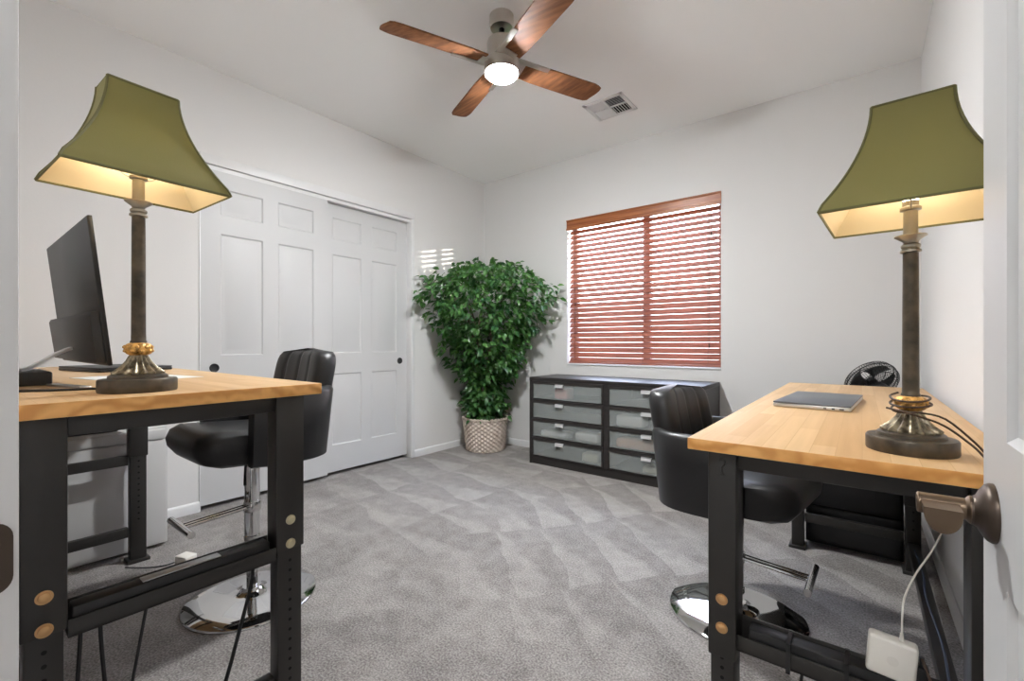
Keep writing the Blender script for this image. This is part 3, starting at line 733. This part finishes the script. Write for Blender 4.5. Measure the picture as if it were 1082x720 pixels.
# ------------------------------------------------------------------ under-desk boxes
cab = thing('filing_cabinet', 'grey steel filing cabinet under the far end of the tall desk', 'cabinet', (-2.98, .37, 0))
B().box(-.17, .19, -.26, .36, .012, .60, .004).build('body', GREYCAB, cab)
for z0, z1 in ((.02, .535), (.542, .59)): B().box(.1902, .205, -.25, .35, z0, z1, .004).build('drawer', GREYCAB, cab)
tray = thing('storage_tray', 'slim black box on top of the grey filing cabinet', 'box', (-2.92, .42, .60))
B().box(-.09, .12, -.17, .12, 0, .055, .006).build('body', BLACKP, tray)
B().box(-.093, .123, -.173, .123, .048, .065, .004).build('lid', DARKP, tray)
bc = thing('black_cabinet', 'black boxy cabinet behind the far legs of the low desk', 'cabinet', (-.035, 2.93, 0))
B().box(-.19, .19, -.19, .16, .012, .60, .004).build('body', BLACKP, bc)
for z0, z1 in ((.03, .20), (.21, .39), (.40, .59)): B().box(-.18, .18, -.203, -.1905, z0, z1, .004).build('drawer', BLACKP, bc)

# ------------------------------------------------------------------ desk fan behind the low desk
ff = thing('pedestal_fan', 'black wire-cage fan standing between the low desk and back wall', 'fan', (.045, 3.27, 0), 0)
Mh = Matrix.Translation((0, 0, .80)) @ Matrix.Rotation(R_(35), 4, 'Z') @ Matrix.Rotation(R_(-58), 4, 'X')
g = B(); RF = .132
for rr, zz in ((RF, .0), (RF*.98, .022), (RF*.98, -.022), (.100, .048), (.05, .062), (.105, -.048)):
    g.tube([(rr*math.cos(a*2*PI/32), rr*math.sin(a*2*PI/32), zz) for a in range(32)], .003 if rr == RF else .0016, seg=6, smooth=False, closed=True, M=Mh)
for a in range(64):
    c_, s_ = math.cos(a*2*PI/64), math.sin(a*2*PI/64)
    for sg in (1, -1): g.tube([(rr*c_, rr*s_, sg*zz) for rr, zz in ((.03, .064), (.08, .057), (.11, .042), (.128, .018), (RF, 0))], .0012, seg=4, smooth=False, M=Mh)
g.build('cage', BLACKP, ff)
B().lathe([(0, -.012), (.028, -.012), (.028, .012), (0, .016)], seg=24, M=Mh).build('hub', BLACKP, ff)
for k in range(4):
    fb = B(); 
    rows_ = []
    for i in range(6):
        r0 = .025 + i*.018; a0 = k*PI/2; wd = .28 + .5*(i/5)
        rows_.append([Mh @ Vector((r0*math.cos(a0 + wd*(q-2)/2), r0*math.sin(a0 + wd*(q-2)/2), .012*(q-2)/2)) for q in range(5)])
    fb.grid(rows_); bo = fb.build('blade', DARKP, ff)
    sm = bo.modifiers.new('thick', 'SOLIDIFY'); sm.thickness = .0025
B().lathe([(0, -.04), (.04, -.045), (.045, -.09), (.03, -.13), (0, -.14)], seg=24, M=Mh).build('motor', BLACKP, ff)
B().cyl((0, 0, .02), (0, 0, .74), .012).build('pole', BLACKP, ff)
B().lathe([(.15, 0), (.15, .008), (.13, .018), (.03, .028), (.018, .06), (0, .06)], seg=40).build('base', BLACKP, ff)

# ------------------------------------------------------------------ bar stools
def make_stool(label, loc_, rz, seat_z, foot_rz=0, group=None):
    """front towards local -Y"""
    t_ = thing('bar_stool', label, 'stool', loc_, rz, group)
    B().lathe([(.236, 0), (.2365, .005), (.232, .010), (.16, .018), (.08, .026), (.045, .034), (.036, .046), (.034, .05), (0, .05)], seg=72).build('base_plate', CHROME, t_, angle=50)
    B().cyl((0, 0, .045), (0, 0, seat_z-.25), .020, seg=32).cyl((0, 0, seat_z-.34), (0, 0, seat_z-.012), .0275, seg=32).lathe([(.0275, 0), (.030, .002), (.030, .02), (.0275, .022)], (0, 0, seat_z-.342), seg=32).build('column', CHROME, t_)
    fr_ = B(); fz = seat_z - .205
    fr_.lathe([(.031, -.02), (.032, -.018), (.032, .018), (.031, .02)], (0, 0, fz), seg=28)
    for sx in (-.012, .012): fr_.cyl((sx, -.028, fz), (sx, -.235, fz-.012), .008, seg=12)
    fr_.cyl((-.11, -.240, fz-.013), (.11, -.240, fz-.013), .0125, seg=20)
    fo = fr_.build('footrest', CHROME, t_); fo.rotation_euler = (0, 0, foot_rz)
    B().box(-.09, .09, -.09, .09, seat_z-.012, seat_z+.002, .003).build('mount_plate', BLACKP, t_)
    B().tube([(.02, -.03, seat_z-.02), (.09, -.06, seat_z-.03), (.15, -.085, seat_z-.045), (.17, -.093, seat_z-.07)], .005, seg=8).build('height_lever', BLACKP, t_)
    # seat cushion with rolled front
    sc = B(); prof = []
    side = [(-.245, .055), (-.25, .085), (-.235, .118), (-.20, .135), (-.10, .128), (.05, .118), (.17, .115), (.185, .10), (.185, .02), (.16, .0), (-.10, -.002), (-.17, .004), (-.22, .022)]
    rows_ = []
    for i in range(13):
        u = -1 + 2*i/12; xx = .195*u; k = (1-abs(u)**6)**(1/3.0) if abs(u) < 1 else 0
        k = .80 + .20*k
        rows_.append([(xx, -.03 + (py+.03)*k, seat_z + .062 + (pz-.062)*k) for py, pz in side])
    sc.grid(rows_, closed_u=True)
    for r0 in (rows_[0], rows_[-1]): sc.bm.faces.new([sc.bm.verts.new(p) for p in r0])
    bmesh.ops.remove_doubles(sc.bm, verts=sc.bm.verts, dist=1e-5)
    sc.build('seat', LEATHER, t_, angle=60)
    # wrap-around shell: arms and lower back, one padded band
    path = []
    hw, yb, yf, rc = .232, .205, -.10, .11
    path.append((-hw, yf)); path.append((-hw, -.02)); path.append((-hw, yb-rc-.03))
    for k in range(9):
        a = PI - (PI/2)*k/8; path.append((-hw+rc + rc*math.cos(a), yb-rc + rc*math.sin(a)))
    for xx in (-.06, 0, .06): path.append((xx, yb+.004))
    for k in range(9):
        a = PI/2 - (PI/2)*k/8; path.append((hw-rc + rc*math.cos(a), yb-rc + rc*math.sin(a)))
    path += [(hw, yb-rc-.03), (hw, -.02), (hw, yf)]
    n = len(path); rows_ = []
    for i, (px, py) in enumerate(path):
        a = Vector(path[max(0, i-1)]); c = Vector(path[min(n-1, i+1)]); d = (c-a).normalized(); nn = Vector((-d.y, d.x))  # outward
        fall = max(0, (-py + .0)/.10) if py < 0 else 0
        topz = seat_z + .275 - .035*fall**2; botz = seat_z - .006 + .012*fall
        th = .024
        flare = .012
        cs = []
        for (o_, h_) in ((-th*.7, .0), (th*.3, -.004), (th, .02), (th, .5), (th, .93), (th*.55, .985), (0, 1.0), (-th*.6, .985), (-th, .93), (-th, .5), (-th, .06)):
            zz = botz + (topz-botz)*h_; off = o_ + flare*h_
            cs.append((px + nn.x*off, py + nn.y*off + .02*h_*max(0, py)/.2, zz))
        rows_.append(cs)
    sh = B().grid(rows_, closed_u=True)
    for r0 in (rows_[0], rows_[-1]): sh.bm.faces.new([sh.bm.verts.new(p) for p in r0])
    bmesh.ops.remove_doubles(sh.bm, verts=sh.bm.verts, dist=1e-5)
    sh.build('arm_shell', LEATHER, t_, angle=60)
    # upper back cushion, channel-stitched front, leaning back
    bcush = B(); nu, nv = 49, 21; H0, H1, hwc, T = .10, .425, .200, .058
    def pt(u, v, side_):
        # superellipse outline so the top corners are round
        ex = 5.0
        zc, hh = (H0+H1)/2, (H1-H0)/2
        lim = (1-min(1, abs(v))**ex)**(1/ex) if abs(v) < 1 else 0
        xx = hwc*u*max(.001, lim if v > 0 else (.9+.1*lim))
        edge = (1-abs(u)**8)*(1-abs(v)**10)
        tt = T*max(0, edge)**.45
        if side_ > 0: tt *= (1 - .10*max(0, math.cos(u*PI*4))**8)
        else: tt *= (1 - .05*max(0, math.cos(u*PI*4))**8)
        z_ = zc + hh*v
        yy = .195 + .20*(z_-.10) + (-tt if side_ > 0 else tt*.8) - .03*u*u
        return (xx, yy, seat_z + z_)
    for sd in (1, -1):
        bcush.grid([[pt(-1+2*i/(nu-1), -1+2*k/(nv-1), sd) for i in range(nu)] for k in range(nv)])
    bmesh.ops.remove_doubles(bcush.bm, verts=bcush.bm.verts, dist=1e-5)
    bcush.build('back_cushion', LEATHER, t_, angle=60)
    return t_
make_stool('black leather bar stool pulled up to the tall desk in front of the closet', (-1.935, .785, 0), R_(0), .575)
make_stool('black leather bar stool, set lower, tucked under the low desk by the dresser', (-.375, 1.862, 0), R_(82), .425, R_(6))

# ------------------------------------------------------------------ dresser
dx0, dx1, dy0, dy1, dzt = -2.245, -.828, 3.128, 3.575, .735
dres = thing('dresser', 'black-brown eight-drawer dresser with frosted glass fronts under the window', 'dresser', ((dx0+dx1)/2, (dy0+dy1)/2, 0))
DXm, DYm = (dx0+dx1)/2, (dy0+dy1)/2
hw, hd = (dx1-dx0)/2, (dy1-dy0)/2
db = B()
db.box(-hw, hw, -hd, hd, dzt-.028, dzt, .002).box(-hw, -hw+.022, -hd+.004, hd, 0, dzt-.028).box(hw-.022, hw, -hd+.004, hd, 0, dzt-.028).box(-.016, .016, -hd+.004, hd, .06, dzt-.028)
db.box(-hw+.022, hw-.022, -hd+.012, hd, .0, .065).box(-hw+.022, hw-.022, hd-.012, hd, .065, dzt-.028)
rows4 = []; zz0, zz1 = .068, dzt-.028; dh_ = (zz1-zz0)/4
db.build('body', ESPRESSO, dres)
for col, (xa, xb) in enumerate(((-hw+.024, -.018), (.018, hw-.024))):
    for r in range(4):
        z0 = zz0 + r*dh_; z1 = z0 + dh_
        f = B(); fw = .016; rail = .026
        f.box(xa, xa+fw, -hd, -hd+.02, z0+.002, z1-.002, .0015).box(xb-fw, xb, -hd, -hd+.02, z0+.002, z1-.002, .0015)
        f.box(xa+fw, xb-fw, -hd, -hd+.02, z0+.002, z0+.002+.008, .0015).box(xa+fw, xb-fw, -hd, -hd+.02, z1-rail, z1-.002, .0015)
        f.box(xa+.01, xb-.01, -hd+.02, hd-.03, z0+.006, z0+.012).box(xa+.01, xa+.016, -hd+.02, hd-.03, z0+.012, z1-.04).box(xb-.016, xb-.01, -hd+.02, hd-.03, z0+.012, z1-.04)
        dr = f.build('drawer', ESPRESSO, dres)
        B().box(xa+fw, xb-fw, -hd+.006, -hd+.010, z0+.010, z1-rail).build('glass_front', FROST, dr, label='frosted glass drawer front')
        hx_ = (xa+xb)/2
        if col == 0: hx_ = xa + (xb-xa)*.42
        else: hx_ = xa + (xb-xa)*.46
        hh = B().box(hx_-.038, hx_+.038, -hd-.016, -hd, z1-rail-.002, z1-rail+.003, .001).box(hx_-.038, hx_+.038, -hd-.016, -hd-.012, z1-rail-.024, z1-rail+.003, .001)
        hh.build('handle', HANDLE, dr)
def stored(name, label, m, col, row, f0, f1, h_, rz=0):
    xa, xb = ((-hw+.05, -.045), (.045, hw-.05))[col]
    x0 = xa + (xb-xa)*f0; x1 = xa + (xb-xa)*f1; z0 = zz0 + row*dh_ + .0125
    o_ = tag(B().box(x0-(x0+x1)/2, x1-(x0+x1)/2, -.06, .06, 0, h_, min(.02, h_*.35), 3).build(name, m), label, 'folded cloth', 'things inside the dresser drawers')
    o_.location = (DXm + (x0+x1)/2, DYm - hd + .082, z0)
stored('folded_cloth', 'pink cloth showing through the top frosted drawer nearest the plant', PINK, 0, 3, .30, .50, .09)
stored('folded_cloth', 'long white cloth in the third drawer down on the plant side', OFFW, 0, 1, .08, .50, .05)
stored('folded_cloth', 'grey-white cloth at the inner end of the third drawer down on the plant side', OFFW, 0, 1, .62, .95, .07)
stored('folded_cloth', 'cream cloth at the inner end of the bottom drawer on the plant side', CREAM, 0, 0, .72, .95, .075)
stored('folded_cloth', 'white cloth in the second drawer down behind the low stool', OFFW, 1, 2, .05, .40, .085)
stored('folded_cloth', 'peach cloth in the third drawer down behind the low stool', ORANGE, 1, 1, .05, .55, .07)
stored('folded_cloth', 'cream cloth in the bottom drawer behind the low stool', CREAM, 1, 0, .38, .75, .05)

# ------------------------------------------------------------------ ficus tree and basket
PX, PY = -2.862, 3.262
bk = thing('wicker_basket', 'round pale wicker basket on the carpet holding the ficus tree', 'basket', (PX, PY, 0))
wv = B(); NR, NC = 15, 132; rows_ = []
HB = .315
for i in range(NR*2+1):
    z = .004 + (HB-.02)*i/(NR*2); R0 = .178 + .038*(z/HB)**.8
    ring_ = []
    for k in range(NC):
        a = k*2*PI/NC; row = i/2
        wob = .010*math.cos(a*22 + PI*math.floor(row)) if i % 2 else -.001
        ring_.append(((R0+wob)*math.cos(a), (R0+wob)*math.sin(a), z))
    rows_.append(ring_)
wv.grid(rows_, closed_u=True)
rows_ = [[((r_)*math.cos(k*2*PI/NC), (r_)*math.sin(k*2*PI/NC), z) for k in range(NC)] for r_, z in ((.205, HB-.02), (.19, HB-.1), (.17, .02), (.005, .012))]
wv.grid(rows_, closed_u=True)
wv.build('woven_body', WICKER, bk, angle=60)
rm = B()
for ph in (0, PI):
    rm.tube([((.212 + .006*math.cos(a*20+ph))*math.cos(a), (.212 + .006*math.cos(a*20+ph))*math.sin(a), HB-.008 + .008*math.sin(a*20+ph)) for a in [k*2*PI/160 for k in range(160)]], .008, seg=6, smooth=False, closed=True)
rm.build('braided_rim', WICKER, bk)
tree = thing('ficus_tree', 'leafy green ficus tree in the room corner rising from a wicker basket', 'potted tree', (PX, PY, .02))
B().lathe([(.12, 0), (.14, .22), (.15, .245), (.13, .25), (.06, .262), (0, .268)], seg=32).build('soil', MOSS, tree)
tk = B(); rnd = random.Random(3)
for i in range(6):
    a = i*PI/3; x0, y0 = .03*math.cos(a), .03*math.sin(a)
    pts = [(x0, y0, .24)]
    for k in range(1, 6):
        tt = k/5; sp_ = .02 + .18*tt**2
        pts.append((x0 + sp_*math.cos(a + tt*1.2) + .015*rnd.uniform(-1, 1) + .03*tt, y0 + sp_*math.sin(a + tt*1.2)*.8 + .015*rnd.uniform(-1, 1) - .05*tt, .24 + 1.15*tt))
    tk.tube(pts, .009, seg=7)
tk.build('trunk', BARK, tree)
WID = [(.30, .10), (.36, .20), (.45, .22), (.55, .18), (.62, .15), (.72, .24), (.85, .34), (1.0, .43), (1.15, .52), (1.30, .60), (1.45, .64), (1.58, .62), (1.66, .50), (1.74, .34), (1.80, .12)]
def width_at(z):
    for (a, b_), (c, d) in zip(WID, WID[1:]):
        if a <= z <= c: return b_ + (d-b_)*(z-a)/(c-a)
    return 0
lf = B(); rnd = random.Random(11)
def leaf(p, d, size):
    d = d.normalized(); side = d.cross(Vector((0, 0, 1)))
    if side.length < .05: side = Vector((1, 0, 0))
    side.normalize(); side = Matrix.Rotation(rnd.uniform(-.9, .9), 3, d) @ side
    up = side.cross(d).normalized(); w_ = size*.27
    def V(t_, s_, h_): return lf.bm.verts.new(p + d*(size*t_) + side*(w_*s_) + up*(size*h_))
    a = V(0, 0, 0); m1 = V(.35, 0, .035); m2 = V(.7, 0, .0); e = V(1.05, 0, -.10)
    l1 = V(.30, 1, .09); l2 = V(.65, .8, .05); r1 = V(.30, -1, .09); r2 = V(.65, -.8, .05)
    for q in ((a, m1, l1), (a, r1, m1), (m1, m2, l2, l1), (m1, r1, r2, m2), (m2, e, l2), (m2, r2, e)): lf.bm.faces.new(q)
count = 0; tries = 0
while count < 4600 and tries < 90000:
    tries += 1
    z = rnd.uniform(.30, 1.80)
    wz = width_at(z)
    if rnd.random() > (wz/.64)**1.3 + .12: continue
    # trees spread along both walls and out into the room; clumpy twigs
    a = rnd.uniform(0, 2*PI); rr = wz*math.sqrt(rnd.uniform(.18, 1))*(1 + .09*math.sin(3*a + z*9) + .10*math.sin(7*a - z*17))
    x, y = rr*math.cos(a), rr*math.sin(a)
    twig = Vector((x, y, z))
    for q in range(rnd.randint(2, 4)):
        p = twig + Vector((rnd.gauss(0, .022), rnd.gauss(0, .022), rnd.gauss(0, .022)))
        wx, wy = p.x + PX, p.y + PY
        if wx < XL+.05 or wy > YB-.05: continue
        if z < .70 and wx > -2.35: continue
        out = Vector((p.x, p.y, 0)); out = out.normalized() if out.length > .02 else Vector((0, -1, 0))
        d = out*rnd.uniform(.2, .9) + Vector((rnd.gauss(0, .45), rnd.gauss(0, .45), rnd.uniform(-1.0, .15)))
        size = rnd.uniform(.052, .078)
        tip = p + d.normalized()*size*1.1
        if tip.x + PX < XL+.012 or tip.y + PY > YB-.012: continue
        leaf(p - Vector((0, 0, .02)), d, size); count += 1
lf.build('foliage', LEAF, tree, angle=0)
tw = B(); rnd = random.Random(5)
for i in range(46):
    z = rnd.uniform(.65, 1.65); a = rnd.uniform(0, 2*PI); wz = width_at(z)*.75
    x, y = wz*math.cos(a), wz*math.sin(a)
    if x + PX < XL+.06 or y + PY > YB-.06: continue
    tw.tube([(x*.18+.02, y*.18-.03, z-.22), (x*.55, y*.55, z-.08), (x, y, z)], .003, seg=5, sub=3)
tw.build('twig', BARK, tree)

# ------------------------------------------------------------------ lights
hl = B().box(-.3, .3, -.3, .3, -.05, 0, .01); hl = hl.build('hall_fill_panel', HALLFILL); hl.location = (-.2, -1.3, ZC)  # glowing panel added out of view to brighten the room through the doorway
tag(hl, 'added glowing fill panel under the hall ceiling behind the doorway, out of view', 'fill light')
sun = bpy.data.lights.new('sun', 'SUN'); sun.energy = 2.2; sun.color = (1, .90, .78); sun.angle = R_(.6)
so = bpy.data.objects.new('sun', sun); COL.objects.link(so); so.location = (4, 6, 3)
so.rotation_euler = Vector((-1, -.45, -.105)).to_track_quat('-Z', 'Y').to_euler()
Wd_ = bpy.data.worlds.new('sky'); S.world = Wd_; Wd_.use_nodes = True
n, l = Wd_.node_tree.nodes, Wd_.node_tree.links
bg = n['Background']
tc = n.new('ShaderNodeTexCoord'); sx = n.new('ShaderNodeSeparateXYZ'); l.new(tc.outputs['Generated'], sx.inputs[0])
cr = n.new('ShaderNodeValToRGB'); cr.color_ramp.elements[0].color = (1, .93, .90, 1); cr.color_ramp.elements[1].color = (.55, .70, 1, 1)
cr.color_ramp.elements[0].position = 0; cr.color_ramp.elements[1].position = .7
l.new(sx.outputs['Z'], cr.inputs['Fac']); l.new(cr.outputs['Color'], bg.inputs['Color'])
bg.inputs['Strength'].default_value = 2.8

# ------------------------------------------------------------------ camera
cam = bpy.data.cameras.new('camera'); co = bpy.data.objects.new('camera', cam); COL.objects.link(co)
co.location = (0, 0, 1.02); co.rotation_euler = (PI/2, 0, R_(37.8685))
cam.sensor_width = 36; cam.lens = 15.793; cam.shift_y = 3.2/1082; cam.clip_start = .02
S.camera = co
S.view_settings.view_transform = 'Standard'; S.view_settings.look = 'None'; S.view_settings.gamma = 1; S.view_settings.use_curve_mapping = False
S.view_settings.exposure = 2.66
S.cycles.max_bounces = 14; S.cycles.diffuse_bounces = 10; S.cycles.sample_clamp_indirect = 6
